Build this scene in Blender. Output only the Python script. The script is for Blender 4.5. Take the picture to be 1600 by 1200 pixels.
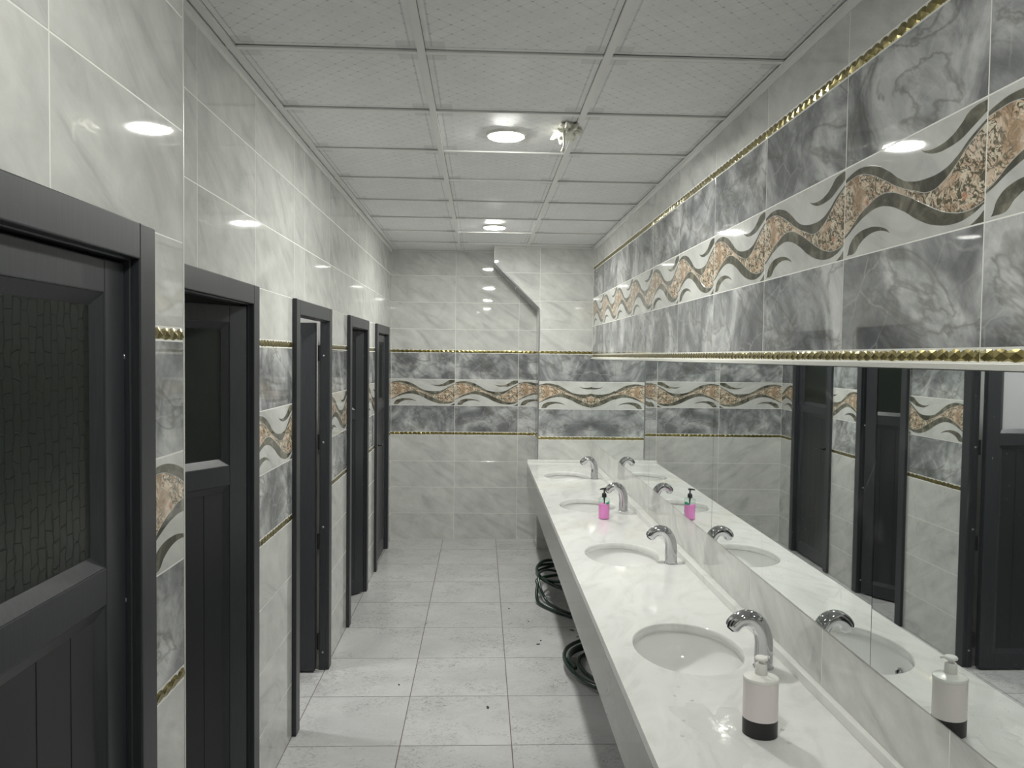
import bpy, bmesh, math, random
from mathutils import Vector, Matrix
random.seed(7)
for o in list(bpy.data.objects): bpy.data.objects.remove(o, do_unlink=True)
S = bpy.context.scene
COL = S.collection

# ------------------------------------------------------------------ camera
CAM_H, F_PX, YAW, PIT, ROL = 1.755, 1201.5, 0.0402, -0.0360, 0.0120
cd = bpy.data.cameras.new('camera'); cam = bpy.data.objects.new('camera', cd); COL.objects.link(cam)
cd.sensor_fit = 'HORIZONTAL'; cd.sensor_width = 36.0; cd.lens = F_PX / 1600 * 36; cd.clip_start = 0.02
fw = Vector((math.sin(YAW)*math.cos(PIT), math.cos(YAW)*math.cos(PIT), math.sin(PIT)))
r0 = Vector((math.cos(YAW), -math.sin(YAW), 0)); u0 = r0.cross(fw)
rt = r0*math.cos(ROL) + u0*math.sin(ROL); up = u0*math.cos(ROL) - r0*math.sin(ROL)
cam.matrix_world = Matrix(((rt.x, up.x, -fw.x, 0), (rt.y, up.y, -fw.y, 0), (rt.z, up.z, -fw.z, CAM_H), (0, 0, 0, 1)))
S.camera = cam

# ------------------------------------------------------------------ world, exposure, lamp power
w = bpy.data.worlds.new('world'); S.world = w; w.use_nodes = True
w.node_tree.nodes['Background'].inputs[0].default_value = (0.02, 0.02, 0.02, 1)
w.node_tree.nodes['Background'].inputs[1].default_value = 1.0
S.view_settings.view_transform = 'Standard'; S.view_settings.look = 'None'
S.view_settings.gamma = 1.0; S.view_settings.use_curve_mapping = False
S.view_settings.exposure = 1.0
LAMP_E = 200.0          # emission of the round ceiling lights
STALL_E = 170.0         # emission of the lamp inside the third stall

# ------------------------------------------------------------------ dimensions (metres; camera stands at x=0, y=0)
XL, XR, YB, YC, ZC = -0.851, 1.007, 7.319, 6.955, 2.739
XN, YN = -0.682, 1.795             # wall section that stands further into the room
YR = -2.3                          # wall behind the camera
XS = -2.25                         # back of the stalls
CT = 0.797                         # counter height
CX = 0.425                         # counter front

# ------------------------------------------------------------------ helpers
def link(o, parent=None):
    COL.objects.link(o)
    if parent is not None: o.parent = parent
    return o
def mobj(name, me, mat=None, parent=None, loc=None, rz=0):
    o = bpy.data.objects.new(name, me)
    if mat is not None and not me.materials: me.materials.append(mat)
    if loc is not None: o.location = loc
    if rz: o.rotation_euler = (0, 0, rz)
    return link(o, parent)
def tag(o, label, cat, group=None):
    o['label'] = label; o['category'] = cat
    if group: o['group'] = group
    return o
def struct(o): o['kind'] = 'structure'; return o
def empty(name, loc=(0, 0, 0), rz=0):
    o = bpy.data.objects.new(name, None); o.location = loc; o.rotation_euler = (0, 0, rz); o.empty_display_size = .05
    return link(o)
def bm_box(bm, x0, x1, y0, y1, z0, z1, bevel=0):
    r = bmesh.ops.create_cube(bm, size=1)
    vs = r['verts']
    for v in vs: v.co = Vector(((x0+x1)/2+v.co.x*(x1-x0), (y0+y1)/2+v.co.y*(y1-y0), (z0+z1)/2+v.co.z*(z1-z0)))
    if bevel:
        es = list({e for v in vs for e in v.link_edges})
        bmesh.ops.bevel(bm, geom=es, offset=bevel, segments=2, affect='EDGES', profile=.5)
def bm_mesh(bm, name, smooth=False):
    bmesh.ops.recalc_face_normals(bm, faces=bm.faces)
    me = bpy.data.meshes.new(name); bm.to_mesh(me); bm.free()
    if smooth:
        for p in me.polygons: p.use_smooth = True
    return me
def boxes(name, lst, mat, parent=None, bevel=0, loc=None, rz=0):
    bm = bmesh.new()
    for b in lst: bm_box(bm, *b, bevel=bevel)
    return mobj(name, bm_mesh(bm, name), mat, parent, loc, rz)
def auto_smooth(me, ang=40):
    for p in me.polygons: p.use_smooth = True
    bm = bmesh.new(); bm.from_mesh(me)
    for e in bm.edges:
        if len(e.link_faces) == 2 and e.calc_face_angle(0) > math.radians(ang): e.smooth = False
    bm.to_mesh(me); bm.free()
    return me
def lathe_mesh(name, prof, n=32, sx=1.0, sy=1.0, ang=40):
    bm = bmesh.new(); rings = []
    for r, z in prof:
        if r < 1e-6: rings.append([bm.verts.new((0, 0, z))])
        else: rings.append([bm.verts.new((r*sx*math.cos(2*math.pi*i/n), r*sy*math.sin(2*math.pi*i/n), z)) for i in range(n)])
    for a, b in zip(rings, rings[1:]):
        for i in range(n):
            j = (i+1) % n
            if len(a) == 1 and len(b) == 1: continue
            if len(a) == 1: bm.faces.new((a[0], b[i], b[j]))
            elif len(b) == 1: bm.faces.new((a[i], a[j], b[0]))
            else: bm.faces.new((a[i], a[j], b[j], b[i]))
    return auto_smooth(bm_mesh(bm, name), ang)
def tube_mesh(name, pts, rad, n=12, caps=True, closed=False, flat=1.0, ref=Vector((0, 0, 1))):
    pts = [Vector(p) for p in pts]
    if not hasattr(rad, '__len__'): rad = [rad]*len(pts)
    bm = bmesh.new(); rings = []; N = len(pts); prev = None
    for i, p in enumerate(pts):
        t = (pts[(i+1) % N]-pts[i-1]) if closed else (pts[min(i+1, N-1)]-pts[max(i-1, 0)])
        t.normalize()
        if prev is None:
            a = t.cross(ref)
            if a.length < 1e-3: a = t.cross(Vector((0, 1, 0)))
        else: a = prev-t*prev.dot(t)
        a.normalize(); b = t.cross(a); prev = a
        rings.append([bm.verts.new(p+(a*math.cos(2*math.pi*k/n)*flat+b*math.sin(2*math.pi*k/n))*rad[i]) for k in range(n)])
    rng = range(N if closed else N-1)
    for i in rng:
        A, B = rings[i], rings[(i+1) % N]
        for k in range(n):
            j = (k+1) % n; bm.faces.new((A[k], A[j], B[j], B[k]))
    if caps and not closed:
        bm.faces.new(rings[0]); bm.faces.new(rings[-1])
    return auto_smooth(bm_mesh(bm, name), 50)
def catmull(pts, sub=8):
    pts = [Vector(p) for p in pts]; out = []
    P = [pts[0]*2-pts[1]]+pts+[pts[-1]*2-pts[-2]]
    for i in range(1, len(P)-2):
        a, b, c, d = P[i-1:i+3]
        for s in range(sub):
            t = s/sub
            out.append(.5*((2*b)+(c-a)*t+(2*a-5*b+4*c-d)*t*t+(3*b-a-3*c+d)*t**3))
    out.append(pts[-1]); return out

# ------------------------------------------------------------------ materials
class NT:
    def __init__(s, name):
        s.m = bpy.data.materials.new(name); s.m.use_nodes = True
        s.t = s.m.node_tree; s.b = s.t.nodes['Principled BSDF']
    def n(s, typ, **kw):
        nd = s.t.nodes.new(typ)
        for k, v in kw.items():
            if hasattr(nd, k): setattr(nd, k, v)
            else: nd.inputs[k].default_value = v
        return nd
    def l(s, a, b): s.t.links.new(a, b)
    def math(s, op, a, b=None, c=None):
        nd = s.t.nodes.new('ShaderNodeMath'); nd.operation = op
        for i, x in enumerate((a, b, c)):
            if x is None: continue
            if isinstance(x, (int, float)): nd.inputs[i].default_value = x
            else: s.l(x, nd.inputs[i])
        return nd.outputs[0]
    def ramp(s, fac, stops):
        nd = s.t.nodes.new('ShaderNodeValToRGB'); cr = nd.color_ramp
        while len(cr.elements) < len(stops): cr.elements.new(.5)
        for e, (p, c) in zip(cr.elements, stops):
            e.position = p; e.color = (c, c, c, 1) if isinstance(c, (int, float)) else (*c, 1)
        s.l(fac, nd.inputs[0]); return nd.outputs[0]
    def mix(s, fac, a, b, mode='MIX'):
        nd = s.t.nodes.new('ShaderNodeMix'); nd.data_type = 'RGBA'; nd.blend_type = mode
        for i, x in ((0, fac), (6, a), (7, b)):
            if isinstance(x, (int, float)): nd.inputs[i].default_value = x
            elif isinstance(x, tuple): nd.inputs[i].default_value = (*x, 1)
            else: s.l(x, nd.inputs[i])
        return nd.outputs[2]
    def coord(s, per_object=True):
        tc = s.t.nodes.new('ShaderNodeTexCoord')
        if not per_object: return tc.outputs['Object']
        oi = s.t.nodes.new('ShaderNodeObjectInfo')
        cx = s.t.nodes.new('ShaderNodeCombineXYZ')
        s.l(s.math('MULTIPLY', oi.outputs['Random'], 37.0), cx.inputs[0])
        s.l(s.math('MULTIPLY', oi.outputs['Random'], 91.0), cx.inputs[2])
        ad = s.t.nodes.new('ShaderNodeVectorMath'); ad.operation = 'ADD'
        s.l(tc.outputs['Object'], ad.inputs[0]); s.l(cx.outputs[0], ad.inputs[1])
        return ad.outputs[0]
    def mapping(s, v, rot=(0, 0, 0), scale=(1, 1, 1)):
        for k, val in (('Rotation', rot), ('Scale', scale)):       # turn first, then stretch
            nd = s.t.nodes.new('ShaderNodeMapping'); nd.inputs[k].default_value = val
            s.l(v, nd.inputs['Vector']); v = nd.outputs[0]
        return v
    def noise(s, v, scale, detail=4, rough=.55, dist=0.0):
        nd = s.n('ShaderNodeTexNoise', Scale=scale, Detail=detail, Roughness=rough, Distortion=dist)
        s.l(v, nd.inputs['Vector']); return nd.outputs[0]
    def bump(s, h, strength=.2, dist=.002):
        nd = s.n('ShaderNodeBump', Strength=strength, Distance=dist); s.l(h, nd.inputs['Height'])
        s.l(nd.outputs[0], s.b.inputs['Normal'])
    def set(s, **kw):
        for k, v in kw.items():
            k = {'color': 'Base Color', 'rough': 'Roughness', 'metal': 'Metallic', 'spec': 'Specular IOR Level', 'coat': 'Coat Weight', 'coat_rough': 'Coat Roughness', 'ior': 'IOR', 'trans': 'Transmission Weight', 'alpha': 'Alpha', 'ecol': 'Emission Color', 'estr': 'Emission Strength'}[k]
            i = s.b.inputs[k]
            if hasattr(v, 'is_linked'): s.l(v, i)
            elif isinstance(v, tuple): i.default_value = (*v, 1)
            else: i.default_value = v
        return s.m

def plain(name, col, rough=.4, metal=0.0, spec=.5, **kw):
    return NT(name).set(color=col, rough=rough, metal=metal, spec=spec, **kw)

def light_marble_nodes(a):
    v = a.coord()
    m1 = a.mapping(v, rot=(0, math.radians(-30), 0), scale=(1.3, 1, 4.2))
    n1 = a.noise(m1, 1.7, 6, .6, 1.3)
    n2 = a.noise(v, 7.0, 5, .6, .4)
    base = a.ramp(n1, [(.28, (.48, .485, .475)), (.45, (.62, .625, .605)), (.62, (.69, .695, .67)), (.8, (.74, .74, .71))])
    cl = a.ramp(n2, [(.32, .86), (.62, 1.0)])
    return a.mix(1.0, base, cl, 'MULTIPLY')
def make_light_tile():
    a = NT('light_marble_tile'); return a.set(color=light_marble_nodes(a), rough=.03, spec=.5)
def make_dark_tile():
    a = NT('dark_marble_tile'); v = a.coord()
    n0 = a.noise(v, 3.0, 6, .58, 1.1)
    n1 = a.noise(a.mapping(v, rot=(0, math.radians(-40), 0), scale=(1, 1, 2.6)), 5.0, 6, .65, 1.0)
    base = a.ramp(n0, [(.34, (.152, .159, .168)), (.45, (.232, .240, .250)), (.53, (.37, .38, .388)), (.64, (.60, .61, .61))])
    sh = a.ramp(n1, [(.3, .70), (.65, 1.12)])
    c = a.mix(1.0, base, sh, 'MULTIPLY')
    wn = a.n('ShaderNodeTexNoise', Scale=6.0, Detail=4.0); a.l(v, wn.inputs['Vector'])
    wv = a.n('ShaderNodeVectorMath', operation='MULTIPLY_ADD'); a.l(wn.outputs[1], wv.inputs[0]); wv.inputs[1].default_value = (.10, .10, .10); a.l(v, wv.inputs[2])
    ve = a.n('ShaderNodeTexVoronoi', Scale=5.0); ve.feature = 'DISTANCE_TO_EDGE'; a.l(a.mapping(wv.outputs[0], rot=(0, math.radians(35), 0), scale=(1, 1, 1.9)), ve.inputs['Vector'])
    vein = a.math('MULTIPLY', a.ramp(ve.outputs['Distance'], [(.0, 1.0), (.030, .0)]), a.ramp(a.noise(v, 4.0, 2, .5), [(.42, 0.0), (.62, 1.0)]))
    c = a.mix(a.math('MULTIPLY', vein, .32), c, (.62, .63, .62))
    dv = a.noise(a.mapping(v, rot=(0, math.radians(-25), 0), scale=(1, 1, 2.0)), 2.4, 4, .55, 1.0)
    dk = a.ramp(a.math('ABSOLUTE', a.math('SUBTRACT', dv, .46)), [(.0, 1.0), (.035, .0)])
    c = a.mix(a.math('MULTIPLY', dk, .5), c, (.115, .115, .092))
    return a.set(color=c, rough=.03, spec=.5)
def make_decor_tile():
    a = NT('wave_decor_tile')
    uvn = a.n('ShaderNodeUVMap'); sp = a.n('ShaderNodeSeparateXYZ'); a.l(uvn.outputs[0], sp.inputs[0])
    u, vv = sp.outputs[0], sp.outputs[1]
    def curve(pts):
        nd = a.t.nodes.new('ShaderNodeFloatCurve'); c = nd.mapping.curves[0]
        nd.mapping.use_clip = True
        c.points[0].location = pts[0]; c.points[1].location = pts[-1]
        for p in pts[1:-1]: c.points.new(*p)
        nd.mapping.update(); a.l(u, nd.inputs['Value']); return nd.outputs[0]
    def between(lo, hi, soft=.006):
        x = a.n('ShaderNodeMapRange'); x.clamp = True; a.l(a.math('SUBTRACT', vv, lo), x.inputs[0]); x.inputs[2].default_value = soft
        y = a.n('ShaderNodeMapRange'); y.clamp = True; a.l(a.math('SUBTRACT', hi, vv), y.inputs[0]); y.inputs[2].default_value = soft
        return a.math('MULTIPLY', x.outputs[0], y.outputs[0])
    ut = curve([(0, .875), (.04, .905), (.13, .936), (.266, .89), (.38, .77), (.456, .66), (.53, .585), (.646, .545), (.76, .56), (.836, .627), (.91, .736), (1, .836)])
    ub = curve([(0, .835), (.04, .85), (.13, .865), (.23, .81), (.34, .70), (.456, .57), (.57, .475), (.685, .41), (.76, .455), (.836, .56), (.91, .69), (1, .805)])
    lt = curve([(0, .25), (.04, .29), (.137, .43), (.228, .51), (.304, .558), (.38, .555), (.494, .475), (.61, .355), (.72, .236), (.80, .17), (.90, .136), (1, .175)])
    lb = curve([(0, .22), (.04, .255), (.114, .335), (.228, .42), (.304, .44), (.38, .415), (.494, .318), (.61, .18), (.72, .09), (.836, .055), (.91, .075), (1, .155)])
    ht = curve([(0, .02), (.03, .03), (.06, .15), (.12, .238), (.228, .268), (.304, .248), (.38, .19), (.42, .125), (1, .12)])
    hb = curve([(0, .03), (.05, .03), (.10, .035), (.15, .12), (.228, .188), (.304, .20), (.38, .165), (.42, .126), (1, .126)])
    kt = curve([(0, .85), (.58, .856), (.646, .80), (.72, .787), (.80, .82), (.86, .89), (.91, .965), (1, .985)])
    kb = curve([(0, .855), (.58, .857), (.646, .775), (.72, .73), (.80, .733), (.86, .755), (.91, .80), (1, .89)])
    ct = curve([(0, 0), (.90, 0), (.935, .02), (1, .11)])
    rib = a.math('MAXIMUM', between(ub, ut), between(lb, lt))
    hook = a.math('MAXIMUM', a.math('MAXIMUM', between(hb, ht, .004), between(kb, kt, .004)), between(0.0, ct, .004))
    dark = a.math('MAXIMUM', rib, hook)
    floral = between(lt, ub)
    obj = a.coord()
    base = light_marble_nodes(a)
    rn = a.noise(obj, 11, 5, .65, 1.0)
    ribc = a.ramp(rn, [(.34, (.065, .065, .050)), (.48, (.115, .112, .090)), (.60, (.21, .20, .155)), (.72, (.40, .38, .31))])
    # painted flowers: petals from warped cells, leaves from stretched dark flecks
    tcv = a.n('ShaderNodeCombineXYZ'); a.l(a.math('MULTIPLY', u, 2.4), tcv.inputs[0]); a.l(vv, tcv.inputs[1])
    wn = a.n('ShaderNodeTexNoise', Scale=5.0, Detail=3.0); a.l(tcv.outputs[0], wn.inputs['Vector'])
    wv = a.n('ShaderNodeVectorMath', operation='MULTIPLY_ADD'); a.l(wn.outputs[1], wv.inputs[0]); wv.inputs[1].default_value = (.22, .22, 0); a.l(tcv.outputs[0], wv.inputs[2])
    vo = a.n('ShaderNodeTexVoronoi', Scale=5.2); a.l(wv.outputs[0], vo.inputs['Vector'])
    pet = a.ramp(vo.outputs['Distance'], [(.0, (.36, .11, .055)), (.15, (.45, .19, .11)), (.22, (.64, .46, .33)), (.42, (.74, .62, .50)), (.60, (.60, .44, .31)), (.8, (.48, .33, .22))])
    big = a.noise(tcv.outputs[0], 2.2, 2, .5, .3)
    pet = a.mix(a.ramp(big, [(.45, 0.0), (.62, .5)]), pet, (.68, .57, .44))
    ve = a.n('ShaderNodeTexVoronoi', Scale=9.0); ve.feature = 'DISTANCE_TO_EDGE'; a.l(wv.outputs[0], ve.inputs['Vector'])
    pe = a.ramp(ve.outputs['Distance'], [(.0, 1.0), (.07, .0)])
    zone = a.ramp(a.noise(tcv.outputs[0], 2.6, 3, .5, .6), [(.38, .2), (.50, 1.0)])
    pet = a.mix(a.math('MULTIPLY', pe, a.math('MULTIPLY', zone, .9)), pet, (.055, .05, .035))
    lf = a.noise(a.mapping(wv.outputs[0], rot=(0, 0, .7), scale=(1, 2.0, 1)), 8.0, 3, .6, 1.8)
    leaf = a.math('MULTIPLY', a.ramp(lf, [(.50, 0.0), (.53, 1.0)]), zone)
    pet = a.mix(a.math('MULTIPLY', leaf, .9), pet, (.085, .085, .055))
    hl = a.math('MULTIPLY', a.ramp(a.noise(wv.outputs[0], 12, 3, .6, 1.5), [(.55, 0.0), (.58, 1.0)]), zone)
    pet = a.mix(a.math('MULTIPLY', hl, .85), pet, (.80, .73, .58))
    c = a.mix(floral, base, pet); c = a.mix(dark, c, ribc)
    a.bump(rib, .35, .0012)
    return a.set(color=c, rough=.03, spec=.5)
def make_floor():
    a = NT('floor_tile_stone'); v = a.coord()
    n1 = a.noise(v, 2.2, 6, .6, .8)
    n2 = a.noise(a.mapping(v, rot=(0, 0, .5), scale=(1, 2.6, 1)), 14, 5, .7, 2.0)
    n3 = a.noise(a.mapping(v, rot=(0, 0, -.6), scale=(1, 2, 1)), 38, 4, .65, 1.5)
    c = a.ramp(n1, [(.3, (.49, .49, .495)), (.55, (.56, .56, .565)), (.75, (.615, .615, .615))])
    zone = a.ramp(a.noise(v, 3.2, 4, .6, .8), [(.42, .12), (.62, 1.0)])
    c = a.mix(a.math('MULTIPLY', a.math('MULTIPLY', a.ramp(n2, [(.51, 0.0), (.66, 1.0)]), zone), .6), c, (.29, .285, .265))
    c = a.mix(a.math('MULTIPLY', a.math('MULTIPLY', a.ramp(n3, [(.56, 0.0), (.63, 1.0)]), zone), .7), c, (.16, .15, .13))
    sc = a.ramp(a.math('ABSOLUTE', a.math('SUBTRACT', a.noise(v, 3.0, 3, .5, 1.8), .5)), [(.0, 1.0), (.006, .0)])
    c = a.mix(a.math('MULTIPLY', a.math('MULTIPLY', sc, zone), .35), c, (.25, .24, .22))
    r = a.ramp(n2, [(.35, .12), (.7, .30)])
    a.bump(n2, .03, .001)
    return a.set(color=c, rough=r, spec=.45)
def make_ceiling_panel():
    a = NT('pvc_ceiling_panel'); tc = a.t.nodes.new('ShaderNodeTexCoord'); sp = a.n('ShaderNodeSeparateXYZ'); a.l(tc.outputs['Object'], sp.inputs[0])
    x, y = sp.outputs[0], sp.outputs[1]
    P = 15.0
    d1 = a.math('ADD', a.math('MULTIPLY', x, P), a.math('MULTIPLY', y, P)); d2 = a.math('SUBTRACT', a.math('MULTIPLY', x, P), a.math('MULTIPLY', y, P))
    def tri(d): return a.math('ABSOLUTE', a.math('SUBTRACT', a.math('FRACT', a.math('ADD', d, 100.0)), .5))
    t1, t2 = tri(d1), tri(d2)
    l1 = a.ramp(t1, [(.0, 1.0), (.035, .0)]); l2 = a.ramp(t2, [(.0, 1.0), (.035, .0)])
    ln = a.math('MAXIMUM', l1, l2)
    dot = a.ramp(a.math('ADD', a.math('POWER', t1, 2.0), a.math('POWER', t2, 2.0)), [(.0, 1.0), (.012, .0)])
    # printed border with stepped corners
    ax = a.math('ABSOLUTE', x); ay = a.math('ABSOLUTE', y)
    bx = a.math('LESS_THAN', a.math('MAXIMUM', ax, ay), .272)
    cor = a.math('MULTIPLY', a.math('GREATER_THAN', ax, .225), a.math('GREATER_THAN', ay, .225))
    inner = a.math('MULTIPLY', bx, a.math('SUBTRACT', 1.0, cor))
    edge = a.math('MULTIPLY', a.math('GREATER_THAN', a.math('MAXIMUM', ax, ay), .266), bx)
    nz = a.noise(tc.outputs['Object'], 9, 4, .6, .4)
    c = a.ramp(nz, [(.3, (.80, .805, .81)), (.7, (.87, .875, .875))])
    fine = a.ramp(a.noise(a.mapping(tc.outputs['Object'], scale=(1, 6, 1)), 60, 2, .6), [(.4, .94), (.6, 1.0)])
    c = a.mix(1.0, c, fine, 'MULTIPLY')
    pn = a.ramp(a.noise(tc.outputs['Object'], 3.5, 3, .6), [(.38, .04), (.62, .34)])
    c = a.mix(a.math('MULTIPLY', a.math('MULTIPLY', ln, inner), pn), c, (.24, .24, .25))
    c = a.mix(a.math('MULTIPLY', a.math('MULTIPLY', dot, inner), a.ramp(a.noise(tc.outputs['Object'], 5, 3, .6), [(.35, .15), (.65, .55)])), c, (.17, .17, .175))
    c = a.mix(a.math('MULTIPLY', edge, .3), c, (.25, .25, .25))
    c = a.mix(a.math('MULTIPLY', cor, .22), c, (.28, .28, .275))
    return a.set(color=c, rough=.42, spec=.2)
def make_quartz():
    a = NT('white_quartz'); v = a.coord(False)
    n1 = a.noise(a.mapping(v, rot=(0, 0, .4), scale=(2.2, 1, 1)), 3.5, 6, .6, 1.4)
    n2 = a.noise(v, 40, 3, .6)
    c = a.ramp(n1, [(.3, (.70, .70, .685)), (.5, (.80, .80, .785)), (.7, (.84, .84, .83))])
    c = a.mix(a.math('MULTIPLY', a.ramp(n2, [(.66, 0.0), (.74, 1.0)]), .18), c, (.5, .5, .48))
    return a.set(color=c, rough=.06, spec=.5)
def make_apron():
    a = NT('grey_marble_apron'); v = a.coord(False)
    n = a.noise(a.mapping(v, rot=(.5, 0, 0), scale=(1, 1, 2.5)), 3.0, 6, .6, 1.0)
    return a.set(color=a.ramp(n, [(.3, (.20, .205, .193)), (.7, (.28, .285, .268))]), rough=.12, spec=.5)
def make_mirror():
    a = NT('mirror_glass'); v = a.coord(False)
    st = a.noise(a.mapping(v, scale=(1, 14, .8)), 3.0, 5, .7, .6)
    sm = a.noise(v, 1.3, 3, .6, .5)
    sp = a.noise(v, 130, 2, .5)
    dirt = a.math('MULTIPLY', a.ramp(st, [(.5, 0.0), (.75, 1.0)]), a.ramp(sm, [(.45, .0), (.7, .10)]))
    dirt = a.math('ADD', dirt, a.math('MULTIPLY', a.ramp(sp, [(.685, 0.0), (.70, .30)]), a.ramp(a.noise(v, 2.0, 2, .5), [(.45, 0.0), (.6, 1.0)])))
    cv = a.ramp(a.math('ABSOLUTE', a.math('SUBTRACT', a.noise(a.mapping(v, scale=(1, 1, .55)), 2.1, 2, .4, .8), .5)), [(.0, .16), (.0045, .0)])
    dirt = a.math('ADD', dirt, a.math('MULTIPLY', cv, a.ramp(a.noise(v, 2.6, 2, .5), [(.5, 0.0), (.6, 1.0)])))
    a.set(color=(.80, .83, .82), rough=.012, metal=1.0)
    d = a.n('ShaderNodeBsdfDiffuse'); d.inputs[0].default_value = (.75, .76, .75, 1)
    mx = a.n('ShaderNodeMixShader'); out = a.t.nodes['Material Output']
    a.l(dirt, mx.inputs[0]); a.l(a.b.outputs[0], mx.inputs[1]); a.l(d.outputs[0], mx.inputs[2]); a.l(mx.outputs[0], out.inputs[0])
    return a.m
def make_anthracite():
    a = NT('anthracite_profile'); v = a.coord(False)
    g = a.noise(a.mapping(v, scale=(30, 30, 2.0)), 6, 4, .6, .3)
    c = a.ramp(g, [(.3, (.029, .032, .037)), (.7, (.041, .044, .050))])
    a.bump(g, .08, .0006)
    return a.set(color=c, rough=.36, spec=.45)
def make_frosted(kind):
    a = NT('patterned_glass_'+kind); v = a.coord(False)
    if kind == 'brick':
        sp = a.n('ShaderNodeSeparateXYZ'); a.l(v, sp.inputs[0]); cb = a.n('ShaderNodeCombineXYZ')
        wob = a.noise(v, 30, 2, .5); wob2 = a.noise(v, 33, 2, .5, .4)
        a.l(a.math('ADD', sp.outputs[2], a.math('MULTIPLY', wob, .022)), cb.inputs[0]); a.l(a.math('ADD', sp.outputs[1], a.math('MULTIPLY', wob2, .022)), cb.inputs[1])
        br = a.n('ShaderNodeTexBrick', Scale=1.0); br.inputs['Brick Width'].default_value = .042; br.inputs['Row Height'].default_value = .021; br.inputs['Mortar Size'].default_value = .0016; br.inputs['Mortar Smooth'].default_value = .8
        a.l(cb.outputs[0], br.inputs['Vector'])
        a.bump(br.outputs['Fac'], 1.0, .0024)
    else:
        h = a.noise(a.mapping(v, rot=(.6, 0, 0), scale=(1, 1, 3.5)), 28, 3, .6, 1.5)
        a.bump(a.ramp(h, [(.55, 0.0), (.62, 1.0)]), .7, .003)
    tl = a.n('ShaderNodeBsdfTranslucent'); tl.inputs[0].default_value = (.58, .62, .58, 1)
    a.set(color=(.035, .042, .036), rough=.2, spec=.4)
    mx = a.n('ShaderNodeMixShader'); mx.inputs[0].default_value = .45; out = a.t.nodes['Material Output']
    a.l(a.b.outputs[0], mx.inputs[1]); a.l(tl.outputs[0], mx.inputs[2]); a.l(mx.outputs[0], out.inputs[0])
    return a.m
def make_white_film():
    a = NT('white_frosted_glass'); tl = a.n('ShaderNodeBsdfTranslucent'); tl.inputs[0].default_value = (.75, .75, .76, 1)
    a.set(color=(.72, .72, .74), rough=.3, spec=.5)
    mx = a.n('ShaderNodeMixShader'); mx.inputs[0].default_value = .3; out = a.t.nodes['Material Output']
    a.l(a.b.outputs[0], mx.inputs[1]); a.l(tl.outputs[0], mx.inputs[2]); a.l(mx.outputs[0], out.inputs[0])
    return a.m
def make_gold():
    a = NT('gold_mosaic'); v = a.coord()
    n = a.noise(v, 60, 3, .6)
    c = a.ramp(n, [(.3, (.17, .145, .05)), (.7, (.33, .275, .105))])
    return a.set(color=c, rough=.22, metal=.8, spec=.5)
def make_clear(name, tint, gl=.12):
    a = NT(name); t = a.n('ShaderNodeBsdfTransparent'); t.inputs[0].default_value = (*tint, 1)
    g = a.n('ShaderNodeBsdfGlossy'); g.inputs['Roughness'].default_value = .04
    fr = a.n('ShaderNodeFresnel', IOR=1.45); ge = a.n('ShaderNodeNewGeometry')      # reflects on its outer side only
    mx = a.n('ShaderNodeMixShader'); a.l(a.math('MULTIPLY', a.math('ADD', fr.outputs[0], gl*.2), a.math('SUBTRACT', 1.0, ge.outputs['Backfacing'])), mx.inputs[0]); a.l(t.outputs[0], mx.inputs[1]); a.l(g.outputs[0], mx.inputs[2])
    a.l(mx.outputs[0], a.t.nodes['Material Output'].inputs[0]); return a.m
def make_water():                        # wet stone: the counter seen through a thin film
    a = NT('water_film'); v = a.coord(False)
    n1 = a.noise(v, 3.5, 5, .6, 1.2)
    h = a.noise(v, 26, 4, .65, 1.6)
    a.bump(h, 1.0, .00042)
    return a.set(color=a.ramp(n1, [(.3, (.68, .68, .665)), (.7, (.80, .80, .785))]), rough=.03, ior=1.36)
def make_emit(name, col, e):
    a = NT(name); return a.set(color=(.9, .9, .9), rough=.5, ecol=col, estr=e)

M = dict(light=make_light_tile(), dark=make_dark_tile(), decor=make_decor_tile(), floor=make_floor(), panel=make_ceiling_panel(),
         quartz=make_quartz(), mirror=make_mirror(), door=make_anthracite(), gold=make_gold(),
         glass_brick=make_frosted('brick'), glass_leaf=make_frosted('leaf'), glass_white=make_white_film(),
         grout=plain('white_grout', (.82, .82, .78), .5), fgrout=plain('brown_floor_grout', (.16, .13, .105), .8),
         grid=plain('painted_ceiling_grid', (.78, .785, .77), .35), void=plain('dark_ceiling_void', (.05, .05, .05), .9),
         chrome=plain('chrome', (.58, .58, .60), .05, 1.0), steel=plain('brushed_steel_trim', (.42, .42, .44), .34, 1.0),
         ceramic=plain('white_ceramic', (.88, .88, .87), .035), rubber=plain('black_rubber', (.012, .012, .012), .45),
         black=plain('black_plastic', (.014, .014, .016), .35), hose=plain('dark_green_hose', (.010, .030, .022), .22, 0, .6),
         hose2=plain('hose_stripe', (.20, .22, .20), .3), white=plain('white_plastic', (.84, .83, .80), .3), pinkwhite=plain('pale_pink_plastic', (.83, .77, .77), .32),
         foam=plain('white_foam', (.80, .79, .70), .7), panel_in=plain('door_panel', (.022, .024, .027), .42),
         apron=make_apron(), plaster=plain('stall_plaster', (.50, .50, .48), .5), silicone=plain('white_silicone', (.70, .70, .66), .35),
         **{'lamp%d' % i: make_emit('lamp_diffuser_%d' % i, (1.0, 1.0, .935), LAMP_E*k) for i, k in enumerate((1.0, 1.18, .50, .35))}, stall_lamp=make_emit('stall_lamp_diffuser', (1.0, .99, .98), STALL_E),
         clear=make_clear('clear_bottle', (.90, .975, .94), .05), water=make_water(),
         pink=plain('pink_soap', (1.0, .27, .70), .3), green=plain('green_label', (.01, .36, .20), .4),
         debris=plain('dark_debris', (.03, .028, .025), .7), dmirror=plain('mirror_edge', (.10, .12, .11), .3))

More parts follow.
